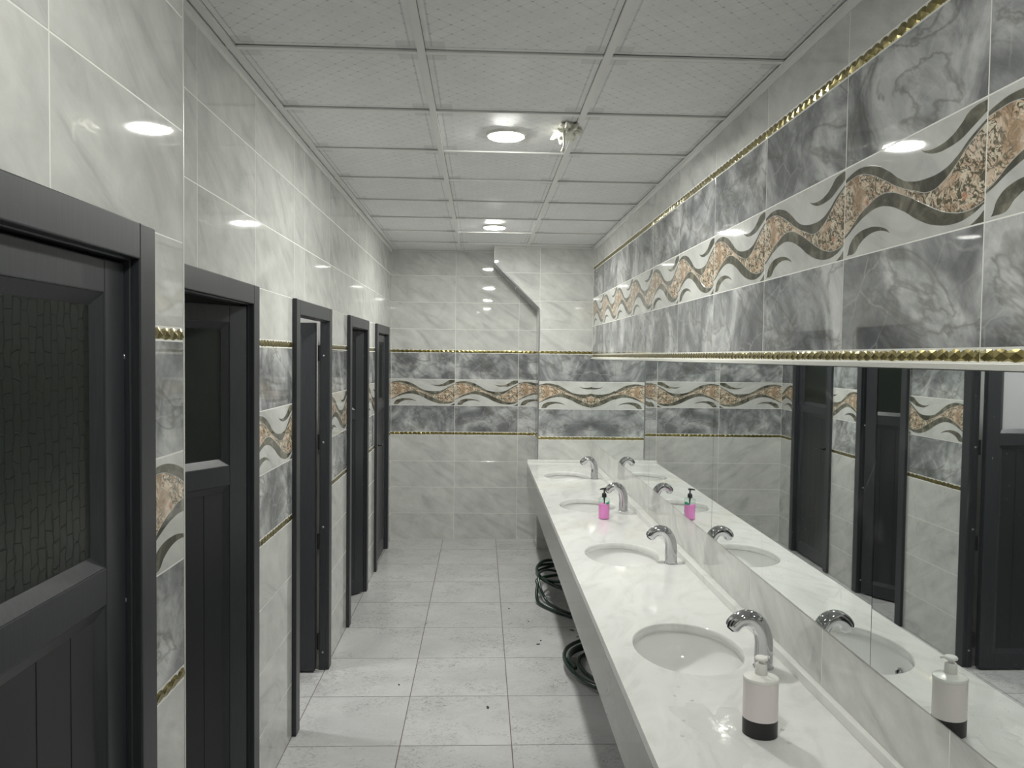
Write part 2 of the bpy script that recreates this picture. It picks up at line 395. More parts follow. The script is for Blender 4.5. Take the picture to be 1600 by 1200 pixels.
# ------------------------------------------------------------------ tiles
G = .0036; TT = .009; CH = .0007
_cache = {}
def tile_mesh(poly, kind, W=.602, H=.25, u0=0.0):
    """Chamfered tile: poly = convex outline (x, z) in the local frame, front faces local -y."""
    key = (tuple((round(x, 4), round(z, 4)) for x, z in poly), kind, round(u0, 3))
    if key in _cache: return _cache[key]
    cx = sum(p[0] for p in poly)/len(poly); cz = sum(p[1] for p in poly)/len(poly)
    ins = []
    n = len(poly)
    for i in range(n):                       # inset every corner along its bisector
        p0, p1, p2 = Vector(poly[i-1]), Vector(poly[i]), Vector(poly[(i+1) % n])
        a = (p0-p1).normalized(); b = (p2-p1).normalized(); bi = (a+b)
        s = math.sqrt(max(1e-4, (1-a.dot(b))/2)); bi.normalize()
        ins.append(p1+bi*(CH/max(s, .2)))
    vs = [(x, 0, z) for x, z in poly]+[(x, -TT+CH*.6, z) for x, z in poly]+[(p.x, -TT, p.y) for p in ins]
    fs = []
    for i in range(n):
        j = (i+1) % n
        fs.append((i, j, n+j, n+i)); fs.append((n+i, n+j, 2*n+j, 2*n+i))
    fs.append(tuple(range(2*n, 3*n)))
    me = bpy.data.meshes.new('tile_'+kind); me.from_pydata(vs, [], fs)
    uv = me.uv_layers.new(name='UVMap')
    for lp in me.loops:
        x, y, z = vs[lp.vertex_index]; uv.data[lp.index].uv = (u0+x/W, z/H)
    me.materials.append(M[kind]); me.update()
    _cache[key] = me; return me
def put_tile(parent, frame, a0, a1, z0, z1, kind, u0=0.0, poly=None):
    """frame = (origin fn (a,z)->location of local (0,0), rz)"""
    g = G/2
    if a1-a0 < .006 or z1-z0 < .006: return
    if kind == 'gold':
        me = gold_mesh(a1-a0, z1-z0)
    else:
        if poly is None: P = [(g, g), (a1-a0-g, g), (a1-a0-g, z1-z0-g), (g, z1-z0-g)]
        else: P = poly
        me = tile_mesh(P, kind, u0=u0)
    o = bpy.data.objects.new({'gold': 'mosaic_strip', 'decor': 'patterned_tile'}.get(kind, 'wall_tile'), me)
    o.location = frame[0](a0, z0); o.rotation_euler = (0, 0, frame[1])
    return link(o, parent)
def gold_mesh(L, H):
    key = ('gold', round(L, 3), round(H, 4))
    if key in _cache: return _cache[key]
    rnd = random.Random(3); p = .042; nx = max(2, round(L/p*2)); vs = []; fs = []
    g = .0012; zs = [g, H*.32, H*.68, H-g]
    for i in range(nx+1):
        for k, z in enumerate(zs):
            ph = (i+(1 if k in (1,) else 0)) % 2
            d = (.0022, .0050, .0050, .0022)[k]*(1 if ph else .6)+rnd.uniform(-.0005, .0005)
            x = min(L-g, max(g, L*i/nx+(rnd.uniform(-.002, .002))+(.004 if k in (1, 2) and ph else 0)))
            vs.append((x, -TT+.003-d, z))
    for i in range(nx):
        for k in range(3):
            a = i*4+k; b = a+4
            if (i+k) % 2: fs += [(a, b, b+1), (a, b+1, a+1)]
            else: fs += [(a, b, a+1), (b, b+1, a+1)]
    n = len(vs); vs += [(g, 0, g), (L-g, 0, g), (L-g, 0, H-g), (g, 0, H-g)]
    e = nx*4
    fs += [(n, n+1)+tuple(i*4 for i in range(nx, -1, -1)), (n+3,)+tuple(i*4+3 for i in range(0, nx+1))+(n+2,), (n, 0, 1, 2, 3, n+3), (n+1, n+2, e+3, e+2, e+1, e)]
    me = bpy.data.meshes.new('mosaic_strip'); me.from_pydata(vs, [], fs); me.materials.append(M['gold']); me.update()
    _cache[key] = me; return me
# the bands of tile rows on the back and left walls
ROWS = [(0, .25, 'light'), (.25, .5, 'light'), (.5, .75, 'light'), (.75, 1.0, 'light'), (1.0, 1.03, 'gold'), (1.03, 1.28, 'dark'),
        (1.28, 1.53, 'decor'), (1.53, 1.78, 'dark'), (1.78, 1.81, 'gold'), (1.81, 2.004, 'light'), (2.004, 2.256, 'light'), (2.256, 2.508, 'light'), (2.508, ZC-.004, 'light')]
GR = .0005                                       # tile fronts stand this far off the grout bed

# ------------------------------------------------------------------ floor
floor = struct(boxes('floor', [(XS-.1, XR+.15, YR-.1, YB+.1, -.12, -.0025)], M['fgrout']))
FX0, FY0, FP = .155, 3.410, .503
def floor_tile_mesh(x0, x1, y0, y1):
    key = ('f', round(x1-x0, 3), round(y1-y0, 3))
    if key not in _cache:
        bm = bmesh.new(); wx, wy = x1-x0, y1-y0; g = .0022
        bm_box(bm, g, wx-g, g, wy-g, -.01, 0)
        _cache[key] = bm_mesh(bm, 'floor_tile')
    return _cache[key]
for i in range(-6, 4):
    for j in range(-13, 9):
        x0, y0 = FX0+i*FP, FY0+j*FP
        x1, y1 = min(x0+FP, XR+.02), min(y0+FP, YB+.02)
        x0, y0 = max(x0, XS-.02), max(y0, YR-.02)
        if x1-x0 < .02 or y1-y0 < .02: continue
        mobj('floor_tile', floor_tile_mesh(x0, x1, y0, y1), M['floor'], floor, (x0, y0, 0))

# ------------------------------------------------------------------ ceiling
ceiling = struct(boxes('ceiling', [(XS-.1, XR+.15, YR-.1, YB+.1, ZC+.05, ZC+.15)], M['void']))
BX = [-.812, -.205, .403]; BY0, BP = 2.547, .605
ys = [BY0+BP*k for k in range(-8, 9)]; ys = [YR]+[y for y in ys if YR+.1 < y < YB-.05]+[YB]
xs = [XL]+BX+[XR]
for a, b in zip(xs, xs[1:]):
    for c, d in zip(ys, ys[1:]):
        key = ('cp', round(b-a, 3), round(d-c, 3))
        if key not in _cache:
            bm = bmesh.new(); hx, hy = (b-a)/2-.0145, (d-c)/2-.0125
            bm_box(bm, -hx, hx, -hy, hy, 0, .012); _cache[key] = bm_mesh(bm, 'ceiling_panel')
        o = mobj('ceiling_panel', _cache[key], M['panel'], ceiling, ((a+b)/2, (c+d)/2, ZC+.0055))
        o.rotation_euler = (random.uniform(-.0015, .0015), random.uniform(-.002, .002), 0)
for x in BX: boxes('grid_bar', [(x-.013, x+.013, YR, YB, ZC-.004, ZC+.006)], M['grid'], ceiling)
for y in ys[1:-1]:
    for a, b in zip(xs, xs[1:]):
        o = boxes('grid_cross_bar', [(a+.014, b-.014, y-.011, y+.011, ZC-.003, ZC+.004)], M['grid'], ceiling)
boxes('wall_angle', [(XL, XL+.020, YN, YB, ZC-.006, ZC-.001), (XL, XL+.003, YN, YB, ZC-.022, ZC-.001)], M['grid'], ceiling)
boxes('wall_angle', [(XR-.020, XR, YR, YC, ZC-.006, ZC-.001), (XR-.003, XR, YR, YC, ZC-.022, ZC-.001)], M['grid'], ceiling)
boxes('wall_angle', [(XN, XN+.020, YR, YN, ZC-.006, ZC-.001)], M['grid'], ceiling)

# ------------------------------------------------------------------ right wall
wr = struct(boxes('wall_right', [(XR+GR, XR+.15, YR, YB, 0, ZC+.05)], M['grout']))
RZ = [(1.753, 1.783, 'gold'), (1.783, 2.035, 'dark'), (2.035, 2.287, 'decor'), (2.287, 2.539, 'dark'), (2.539, 2.573, 'gold'), (2.573, ZC-.004, 'light')]
RZ += [(.0, .25, 'light'), (.25, .5, 'light'), (.5, .77, 'light')]
fr_r = (lambda a, z: (XR+TT, -a, z), -math.pi/2)       # a runs towards the camera (a = -y)
cols = [6.936-.602*k for k in range(0, 16)]
cols = [YC]+[c for c in cols if YR < c < YC-.1]+[YR]
for y1, y0 in zip(cols, cols[1:]):
    for z0, z1, k in RZ:
        u0 = 0.0 if abs((y1-y0)-.602) < .01 else (1-(y1-y0)/.602 if y1 == YC else 0)
        put_tile(wr, fr_r, -y1, -y0, z0, z1, k, u0)
def mir_x(y): return XR-.006-.034*max(0, min(1, (5.2-y)/3.6))
for y1, y0 in zip(cols, cols[1:]):
    if y0 < .3: continue
    o = put_tile(wr, fr_r, -y1, -y0, CT+.032, 1.02, 'light')
    o.location.x = mir_x(y1)+TT+.004; o.rotation_euler.z = -math.pi/2-math.atan2(mir_x(y1)-mir_x(y0), y1-y0)
    gb = boxes('grout_bed', [(0, y1-y0, -TT+.0005, .002, 0, .185)], M['grout'], wr, loc=tuple(o.location)); gb.rotation_euler.z = o.rotation_euler.z
boxes('mirror_ledge', [(XR-.016, XR+.01, .3, YC, 1.738, 1.7515)], M['silicone'], wr, bevel=.001)

# ------------------------------------------------------------------ back wall and pipe chase
wb = struct(boxes('wall_back', [(XS-.1, XR+.15, YB+GR, YB+.2, 0, ZC+.05)], M['grout']))
fr_b = (lambda a, z: (a, YB+TT, z), 0.0)
bx = [XL, -.248, .354, .56]
for a, b in zip(bx, bx[1:]):
    for z0, z1, k in ROWS: put_tile(wb, fr_b, a, b, z0, z1, k)
# small chip in the tile glaze
bm = bmesh.new(); f = bm.faces.new([bm.verts.new(p) for p in ((-.052, YB-.0008, 2.150), (-.012, YB-.0008, 2.165), (-.045, YB-.0008, 2.185))])
bmesh.ops.extrude_face_region(bm, geom=[f]); 
for v in list(bm.verts)[:3]: v.co.y -= .002
mobj('glaze_chip', bm_mesh(bm, 'glaze_chip'), M['white'], wb)

CXL, CXT, ZD0, ZD1 = .520, .106, 2.184, 2.600          # chase: left side, wider top part, diagonal heights
def prism(name, poly, y0, y1, mat, parent=None):
    bm = bmesh.new(); A = [bm.verts.new((x, y0, z)) for x, z in poly]; B = [bm.verts.new((x, y1, z)) for x, z in poly]
    n = len(poly); bm.faces.new(A); bm.faces.new(B[::-1])
    for i in range(n): bm.faces.new((A[i], A[(i+1) % n], B[(i+1) % n], B[i]))
    return mobj(name, bm_mesh(bm, name), mat, parent)
e = GR
wc = struct(prism('wall_chase', [(CXL+e, 0), (XR+.02, 0), (XR+.02, ZC+.04), (CXT+e, ZC+.04), (CXT+e, ZD1+e*.4), (CXL+e, ZD0+e*.4)], YC+GR, YB+.05, M['grout']))
fr_c = (lambda a, z: (a, YC+TT, z), 0.0)
for z0, z1, k in ROWS:
    put_tile(wc, fr_c, CXL+.004, XR, z0, z1, k, 0.0)
def clip_poly(poly, nx, nz, d):
    out = []
    for i in range(len(poly)):
        p, q = poly[i], poly[(i+1) % len(poly)]
        sp = nx*p[0]+nz*p[1]-d; sq = nx*q[0]+nz*q[1]-d
        if sp >= 0: out.append(p)
        if sp*sq < 0:
            t = sp/(sp-sq); out.append((p[0]+(q[0]-p[0])*t, p[1]+(q[1]-p[1])*t))
    return out
dn = Vector((ZD1-ZD0, CXL-CXT)).normalized(); dd = dn.x*CXL+dn.y*ZD0+.004
for z0, z1, k in ROWS[-4:]:
    P = [(CXT+.004, z0+G/2), (CXL+.004-G/2, z0+G/2), (CXL+.004-G/2, z1-G/2), (CXT+.004, z1-G/2)]
    P = clip_poly(P, dn.x, dn.y, dd)
    if len(P) >= 3: put_tile(wc, fr_c, CXT, CXL, z0, z1, k, 0, [(x-CXT, z-z0) for x, z in P])
# left faces of the chase
fr_cl = (lambda a, z: (CXL+TT, -a, z), -math.pi/2)
for z0, z1, k in ROWS[:10]: put_tile(wc, fr_cl, -YB, -YC-.004, z0, min(z1, ZD0), k, .4)
fr_ct = (lambda a, z: (CXT+TT, -a, z), -math.pi/2)
put_tile(wc, fr_ct, -YB, -YC-.004, ZD1+.004, ZC-.004, 'light')
dl = math.hypot(CXL-CXT, ZD1-ZD0)
for s0, s1 in ((0, dl*.5), (dl*.5, dl)):
    me = tile_mesh([(G/2, G/2), (YB-YC-.006, G/2), (YB-YC-.006, s1-s0-G/2), (G/2, s1-s0-G/2)], 'light')
    o = bpy.data.objects.new('wall_tile', me); t = Vector((CXT-CXL, 0, ZD1-ZD0)).normalized(); nrm = Vector((-dn.x, 0, -dn.y))
    # local x -> -Y (from back to front), local -y -> outward normal, local z -> along the slope upwards
    xax = Vector((0, -1, 0)); yax = -nrm; zax = t
    org = Vector((CXL, YB, ZD0))+t*s0-nrm*TT
    o.matrix_world = Matrix(((xax.x, yax.x, zax.x, org.x), (xax.y, yax.y, zax.y, org.y), (xax.z, yax.z, zax.z, org.z), (0, 0, 0, 1)))
    link(o, wc)
# steel edge profiles on the front-left corner of the chase
def bar_between(name, p, q, wd, mat, parent):
    p, q = Vector(p), Vector(q)
    return mobj(name, tube_mesh(name, [p, (p+q)/2, q], wd, 8), mat, parent)
boxes('edge_profile', [(CXL-.004, CXL+.006, YC-.004, YC+.010, CT+.001, ZD0)], M['steel'], wc, bevel=.002)
bar_between('edge_profile', (CXL, YC+.003, ZD0), (CXT, YC+.003, ZD1), .008, M['steel'], wc)
boxes('edge_profile', [(CXT-.001, CXT+.006, YC-.001, YC+.010, ZD1, ZC-.001)], M['silicone'], wc, bevel=.002)

# ------------------------------------------------------------------ left walls with the five stall doors
DH = 2.004
DOORS = [  # y0, y1, casing front x, opening angle, glass, handle
    (0.770, 1.590, XN+.022, 0, 'glass_brick', True),
    (2.100, 2.920, XL+.021, 30, 'glass_leaf', True),
    (3.500, 4.325, XL+.021, 90, 'glass_white', True),
    (4.920, 5.742, XL+.021, 40, 'glass_leaf', True),
    (6.190, 7.005, XL+.021, 0, 'glass_brick', True)]
WTK = .055
def wall_with_doors(name, xf, y0, y1, ds):
    bs = []; prev = y0
    for d0, d1 in ds:
        bs.append((xf-GR-WTK, xf-GR, prev, d0+.015, 0, DH-.015)); prev = d1-.015
    bs.append((xf-GR-WTK, xf-GR, prev, y1, 0, DH-.015)); bs.append((xf-GR-WTK, xf-GR, y0, y1, DH-.015, ZC+.05))
    return struct(boxes(name, bs, M['grout']))
wl = wall_with_doors('wall_left', XL, 1.70, YB+.05, [(d[0], d[1]) for d in DOORS[1:]])
fr_l = (lambda a, z: (XL-TT, a, z), math.pi/2)
low = [(YN, 2.10, .6), (2.92, 3.50, .035), (4.325, 4.92, .0), (5.742, 6.19, .0), (7.005, YB, .0)]
high = [YN, 2.348, 2.942, 3.539, 3.740, 4.341, 4.933, 5.135, 5.728, 6.351, 6.953, YB]
for z0, z1, k in ROWS:
    if z1 < DH+.01:
        for a, b, u in low: put_tile(wl, fr_l, a, b, z0, z1, k, u)
    else:
        for a, b in zip(high, high[1:]): put_tile(wl, fr_l, a, b, z0, z1, k)
wn = wall_with_doors('wall_near_left', XN, YR, YN-.004, [(DOORS[0][0], DOORS[0][1])])
fr_n = (lambda a, z: (XN-TT, a, z), math.pi/2)
nlow = [(1.590, YN, .0), (.168, .770, 0), (-.434, .168, 0), (-1.036, -.434, 0), (-1.638, -1.036, 0), (YR, -1.638, 0)]
nhigh = [YR, -1.758, -1.156, -.554, .048, .650, 1.252, YN]
for z0, z1, k in ROWS:
    if z1 < DH+.01:
        for a, b, u in nlow: put_tile(wn, fr_n, a, b-(.003 if b == YN else 0), z0, z1, k, u)
    else:
        for a, b in zip(nhigh, nhigh[1:]): put_tile(wn, fr_n, a, b-(.003 if b == YN else 0), z0, z1, k)
boxes('corner_bead', [(XN-.006, XN+.0015, YN-.005, YN+.001, 0, ZC-.008)], M['silicone'], wn, bevel=.001)
# return face of the near wall (faces the back wall)
boxes('return_face', [(XL-.01, XN-.004, YN-.012, YN-.001, 0, ZC)], M['light'], wn)
# wall behind the camera
wf = struct(boxes('wall_rear', [(XS-.1, XR+.15, YR-.15, YR-GR, 0, ZC+.05)], M['grout']))
fr_f = (lambda a, z: (-a, YR-TT, z), math.pi)
fx = [-XR, -XR+.602, -XR+1.204, -XN]
for a, b in zip(fx, fx[1:]):
    for z0, z1, k in ROWS: put_tile(wf, fr_f, a, b, z0, z1, k)
# stall partitions
wst = struct(boxes('wall_stalls', [(XS-.1, XS, YR, YB, 0, ZC+.05), (XS, XN-.08, 0.30, .36, 0, ZC+.05), (XS, XL-WTK-.012, 1.70, 1.78, 0, ZC+.05), (XS, XL-WTK-.012, 3.12, 3.20, 0, ZC+.05),
                                  (XS, XL-WTK-.012, 4.58, 4.66, 0, ZC+.05), (XS, XL-WTK-.012, 5.93, 6.01, 0, ZC+.05)], M['plaster']))
ceil2 = boxes('stall_soffit', [(XS, XL-WTK-.012, 1.78, YB, 2.60, 2.64), (XS, XN-WTK-.02, YR, 1.70, 2.60, 2.64)], M['plaster'], ceiling)

def make_door(n, y0, y1, xf, ang, glass, handle):
    """xf = front of the casing; the frame runs from xf back into the wall; leaf hinged on the far jamb."""
    root = struct(empty('door_%d' % n, (xf, y1, 0)))
    W = y1-y0; cw = .070; dep = .052
    def lb(name, lst, mat, par=root, bevel=.003): return boxes(name, lst, mat, par, bevel=bevel)
    # local frame: x = 0 at casing front (negative = into the wall), y = 0 at far edge (negative = nearer the camera)
    lb('casing', [(-.021, 0, -cw, 0, .0, DH)], M['door']); lb('casing', [(-.021, 0, -W, -W+cw, .0, DH)], M['door'])
    lb('casing', [(-.021, 0, -W+cw-.001, -cw+.001, DH-cw, DH)], M['door'])
    lb('jamb', [(-dep, -.018, -cw-.004, -.016, 0, DH-.02)], M['door'], bevel=.002); lb('jamb', [(-dep, -.018, -W+.016, -W+cw+.004, 0, DH-.02)], M['door'], bevel=.002)
    lb('jamb', [(-dep, -.018, -W+cw, -cw, DH-cw-.004, DH-.018)], M['door'], bevel=.002)
    # leaf
    lw = W-2*cw-.012; z0, z1 = .012, DH-cw-.010
    px = -dep-.003 if ang else -.068
    if ang >= 80: px -= .014
    py = -cw-.006
    st, th = .078, .040
    bm = bmesh.new()
    bm_box(bm, 0, th, -st, 0, z0, z1, .003); bm_box(bm, 0, th, -lw, -lw+st, z0, z1, .003)
    for a, b in ((z0, z0+.09), (1.285, 1.356), (z1-.062, z1)): bm_box(bm, 0.0005, th-.0005, -lw+st-.002, -st+.002, a, b, .003)
    leaf = mobj('leaf', bm_mesh(bm, 'leaf'), M['door'], root, (px, py, 0), math.radians(-ang))
    for a, b, nm, mt in ((z0+.09, 1.285, 'panel', M['panel_in']), (1.356, z1-.062, 'pane', M[glass])):
        if nm == 'panel':
            bm = bmesh.new(); bm_box(bm, .012, .026, -lw+st-.004, -st+.004, a-.004, b+.004)
            k = 5
            for i in range(k):      # grooves of the tongue-and-groove infill
                y = -lw+st+(lw-2*st)*(i+.5)/k; hw = (lw-2*st)/k/2-.0012
                bm_box(bm, .024, .0275, y-hw, y+hw, a+.002, b-.002, .001)
            mobj(nm, bm_mesh(bm, nm), mt, leaf)
        else: boxes(nm, [(.016, .022, -lw+st-.004, -st+.004, a-.004, b+.004)], mt, leaf)
        # sloping glazing beads round the opening
        bw = .024
        for s, (xa, xb) in (('front', (.022 if nm == 'pane' else .027, th-.002)), ('back', (.016 if nm == 'pane' else .012, .002))):
            bm = bmesh.new(); yl, yr = -lw+st-.002, -st+.002
            o_ = [(xb, yl, a), (xb, yr, a), (xb, yr, b), (xb, yl, b)]; i_ = [(xa, yl+bw, a+bw), (xa, yr-bw, a+bw), (xa, yr-bw, b-bw), (xa, yl+bw, b-bw)]; d_ = [(xa, y, z) for _, y, z in o_]
            O = [bm.verts.new(p) for p in o_]; I = [bm.verts.new(p) for p in i_]; D = [bm.verts.new(p) for p in d_]
            for q in range(4):
                r = (q+1) % 4; bm.faces.new((O[q], O[r], I[r], I[q])); bm.faces.new((I[q], I[r], D[r], D[q])); bm.faces.new((D[q], D[r], O[r], O[q]))
            mobj('glazing_bead', bm_mesh(bm, 'glazing_bead'), M['door'], leaf)
    # handles on both faces, near the free edge
    for sx in (1, -1):
        x = th if sx > 0 else 0.0; yh = -lw+.042; zh = .985
        h = boxes('handle_plate', [(min(x, x+sx*.006), max(x, x+sx*.006), yh-.016, yh+.016, zh-.10, zh+.10)], M['black'], leaf, bevel=.002)
        mobj('handle', tube_mesh('handle', catmull([(x+sx*.004, yh, zh+.03), (x+sx*.035, yh, zh+.03), (x+sx*.045, yh+.02, zh+.03), (x+sx*.045, yh+.105, zh+.028)], 5), .0085, 8), M['black'], leaf)
    # hinges at the far jamb
    for zz in (.16, .72, 1.27, 1.76):
        hx = px+.004
        bm = bmesh.new(); r = bmesh.ops.create_cone(bm, cap_ends=True, segments=12, radius1=.008, radius2=.008, depth=.085)
        for v in bm.verts: v.co += Vector((-dep-.006, -cw-.001, zz))
        bm_box(bm, -dep-.004, -dep+.001, -cw-.006, -cw+.012, zz-.04, zz+.04)
        mobj('hinge', bm_mesh(bm, 'hinge'), M['black'], root)
    # fixing bolts on the far jamb lining
    for zz in (.10, .80, 1.27, 1.745):
        me = lathe_mesh('bolt', [(0, 0), (.0065, 0), (.0065, .002), (.004, .0045), (0, .005)], 10)
        o = mobj('bolt', me, M['steel'], root, (-.034, -cw-.0035, zz)); o.rotation_euler = (math.pi/2, 0, 0)
    return root
for i, d in enumerate(DOORS): make_door(i+1, *d)

# ------------------------------------------------------------------ ceiling lights
def ceiling_light(x, y, z, label, mat, r=.079, group='round ceiling lights'):
    root = tag(empty('ceiling_light', (x, y, z)), label, 'ceiling light', group)
    mobj('bezel', lathe_mesh('bezel', [(r, -.005), (r+.003, -.0065), (r+.007, -.005), (r+.010, .004), (r+.010, .008), (r, .008), (r, -.005)], 40), M['white'], root)
    mobj('diffuser', lathe_mesh('diffuser', [(0, -.0125), (r*.5, -.0120), (r*.8, -.0105), (r*.95, -.0085), (r, -.006), (r, .002), (0, .002)], 40), mat, root)
    return root
ceiling_light(.100, 3.470, ZC, 'round glowing ceiling light beside the lump of dried foam', M['lamp0'])
ceiling_light(.089, 5.917, ZC, 'round glowing ceiling light close to the back wall and pipe boxing', M['lamp1'])
ceiling_light(.100, 1.020, ZC, 'round glowing ceiling light over the near end of the counter', M['lamp2'])
ceiling_light(.100, -1.43, ZC, 'round glowing ceiling light close to the rear wall', M['lamp3'])
ceiling_light(-1.80, 3.860, 2.598, 'round ceiling light inside the stall with the wide open door', M['stall_lamp'], .075, 'stall lights')

# ------------------------------------------------------------------ lump of foam on the ceiling
root = tag(empty('foam_lump', (.365, 3.36, ZC)), 'whitish lump of dried foam with a hanging drip stuck to the ceiling', 'foam lump')
bm = bmesh.new(); bmesh.ops.create_icosphere(bm, subdivisions=4, radius=1)
from mathutils import noise as mn
for v in bm.verts:
    d = 1+.6*mn.noise(v.co*2.3)+.4*mn.noise(v.co*5.1)
    v.co = Vector((v.co.x*.050*d, v.co.y*.105*d, -.010+v.co.z*.026*d))
mobj('lump', bm_mesh(bm, 'lump', True), M['foam'], root)
mobj('drip', tube_mesh('drip', catmull([(-.02, -.05, -.012), (-.024, -.06, -.04), (-.022, -.062, -.07), (-.026, -.066, -.095), (-.030, -.066, -.115)], 5), [.008]*6+[.005]*6+[.004]*4+[.007]*3+[.009, .003], 8), M['foam'], root)

# ------------------------------------------------------------------ counter
SINKS = [(.694, 6.145), (.694, 4.925), (.694, 3.700), (.694, 2.497)]
AX, AY = .176, .226
CY0, CY1 = .55, YC-.001
XB = XR-.001
def build_counter():
    bm = bmesh.new(); N = 64; th = .03; zt = CT; zb = CT-th; half = .42; rr = .004; cache = {}; curved = []
    def V(p):
        k = tuple(round(c, 5) for c in p)
        if k not in cache: cache[k] = bm.verts.new(p)
        return cache[k]
    def face(ps): return bm.faces.new([V(p) for p in ps])
    def flat(ps):                                   # ps counter-clockwise seen from above
        face([(x, y, zt) for x, y in ps]); face([(x, y, zb) for x, y in reversed(ps)])
    def edge(p, q): face([(*p, zb), (*q, zb), (*q, zt), (*p, zt)])     # outer wall, outside on the right of p->q
    def slab(y0, y1):
        flat([(CX, y0), (XB, y0), (XB, y1), (CX, y1)]); edge((CX, y1), (CX, y0)); edge((XB, y0), (XB, y1))
    prev = CY0
    for sx, sy in sorted(SINKS, key=lambda q: q[1]):
        slab(prev, sy-half); prev = sy+half
        ea, eb, er = [], [], []
        for i in range(N):
            t = 2*math.pi*(i+.5)/N; c, s_ = math.cos(t), math.sin(t)
            ea.append((sx+AX*c, sy+AY*s_)); er.append((sx+(AX+rr)*c, sy+(AY+rr)*s_))
            k = min(((XB-sx) if c > 0 else (sx-CX))/abs(c), half/abs(s_)); eb.append((sx+c*k, sy+s_*k))
        cor = [(XB, sy+half), (CX, sy+half), (CX, sy-half), (XB, sy-half)]
        ang = [math.atan2(y-sy, x-sx) % (2*math.pi) for x, y in cor]
        for i in range(N):
            j = (i+1) % N; t0 = 2*math.pi*(i+.5)/N; t1 = t0+2*math.pi/N
            mid = [cor[q] for q in range(4) if t0 < ang[q] < t1 or t0 < ang[q]+2*math.pi < t1]
            outer = [eb[i]]+mid+[eb[j]]
            face([(*p, zt) for p in [er[i]]+outer+[er[j]]]); face([(*p, zb) for p in reversed([ea[i]]+outer+[ea[j]])])
            f = face([(*er[i], zt), (*er[j], zt), (*ea[j], zt-rr), (*ea[i], zt-rr)]); f.smooth = True
            f = face([(*ea[i], zt-rr), (*ea[j], zt-rr), (*ea[j], zb), (*ea[i], zb)]); f.smooth = True
            for p, q in zip(outer, outer[1:]):
                if abs(p[0]-CX) < 1e-5 and abs(q[0]-CX) < 1e-5: edge(p, q)
                if abs(p[0]-XB) < 1e-5 and abs(q[0]-XB) < 1e-5: edge(p, q)
    slab(prev, CY1)
    edge((CX, CY0), (XB, CY0)); edge((XB, CY1), (CX, CY1))
    bmesh.ops.recalc_face_normals(bm, faces=bm.faces)
    me = bpy.data.meshes.new('counter_top'); bm.to_mesh(me); bm.free(); return me
counter = tag(empty('washbasin_counter', (CX, CY0, CT)), 'long white stone washbasin counter running along the mirror wall', 'counter')
def child_world(name, me, mat, par):
    o = bpy.data.objects.new(name, me); me.materials.append(mat); link(o, par)
    o.matrix_parent_inverse = Matrix.Translation(par.location).inverted(); return o
child_world('counter_top', build_counter(), M['quartz'], counter)
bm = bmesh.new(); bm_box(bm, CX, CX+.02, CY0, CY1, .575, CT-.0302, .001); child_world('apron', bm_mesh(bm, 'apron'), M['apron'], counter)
tag(boxes('stone_upstand', [(0, XB-.958, 0, CY1-CY0, 0, .030)], M['quartz'], None, .002, (.958, CY0, CT+.0003)), 'low white stone upstand strip along the counter under the mirrors', 'upstand')
tag(boxes('stone_upstand', [(0, .957-CX, 0, .018, 0, .022)], M['quartz'], None, .002, (CX, CY1-.019, CT+.0003)), 'short white stone upstand strip across the counter end at the back wall', 'upstand')

# ------------------------------------------------------------------ sinks and faucets
prof = []
for i in range(13):
    t = i/12*math.pi/2; prof.append((math.cos(t)**.8 if i < 12 else .12, -.135*math.sin(t)**1.0))
def sink_bowl():
    bm = bmesh.new(); n = 56; rings = []
    ax, ay, z0 = AX+.012, AY+.012, CT-.031
    spec = [(1.10, 0.0), (1.0, 0.0), (.985, -.012), (.96, -.035), (.91, -.065), (.82, -.095), (.68, -.120), (.48, -.136), (.26, -.143), (.11, -.146)]
    for s, z in spec: rings.append([bm.verts.new((ax*s*math.cos(2*math.pi*i/n), ay*s*math.sin(2*math.pi*i/n), z)) for i in range(n)])
    for s, z in [(.13, -.160), (.5, -.150), (.75, -.128), (.95, -.088), (1.0, -.05), (1.03, -.010), (1.10, -.010)]:
        rings.append([bm.verts.new((ax*s*math.cos(2*math.pi*i/n), ay*s*math.sin(2*math.pi*i/n), z)) for i in range(n)])
    for a, b in zip(rings, rings[1:]+rings[:1]):
        for i in range(n): j = (i+1) % n; bm.faces.new((a[i], a[j], b[j], b[i]))
    return auto_smooth(bm_mesh(bm, 'bowl'), 50)
bowl = sink_bowl(); bowl.materials.append(M['ceramic'])
drain = lathe_mesh('drain', [(0, -.150), (.012, -.150), (.014, -.147), (.026, -.1445), (.028, -.147), (.026, -.156), (0, -.156)], 24); drain.materials.append(M['chrome'])
ovf = lathe_mesh('overflow_ring', [(.007, 0), (.007, .003), (.010, .005), (.013, .003), (.014, 0)], 20); ovf.materials.append(M['chrome'])
ovh = lathe_mesh('overflow_hole', [(0, .0015), (.0072, .0015), (.0072, 0)], 16); ovh.materials.append(M['black'])
SN = ['white oval basin set into the counter end next to the back wall', 'white oval basin beside the pink soap bottle', 'white oval basin, third one from the back wall', 'white oval basin beside the white and black soap bottle']
for (sx, sy), lb_ in zip(SINKS, SN):
    r = tag(empty('oval_sink', (sx, sy, CT-.0345)), lb_, 'sink', 'basins in the long counter')
    mobj('bowl', bowl, None, r); mobj('drain', drain, None, r)
    o = mobj('overflow_ring', ovf, None, r, (-.166, 0, -.052)); o.rotation_euler = (0, math.radians(68), 0)
    o = mobj('overflow_hole', ovh, None, r, (-.166, 0, -.052)); o.rotation_euler = (0, math.radians(68), 0)
path = catmull([(0, 0, .004), (0, 0, .05), (-.001, 0, .088), (-.010, 0, .122), (-.030, 0, .146), (-.057, 0, .152), (-.082, 0, .141), (-.100, 0, .119)], 5)
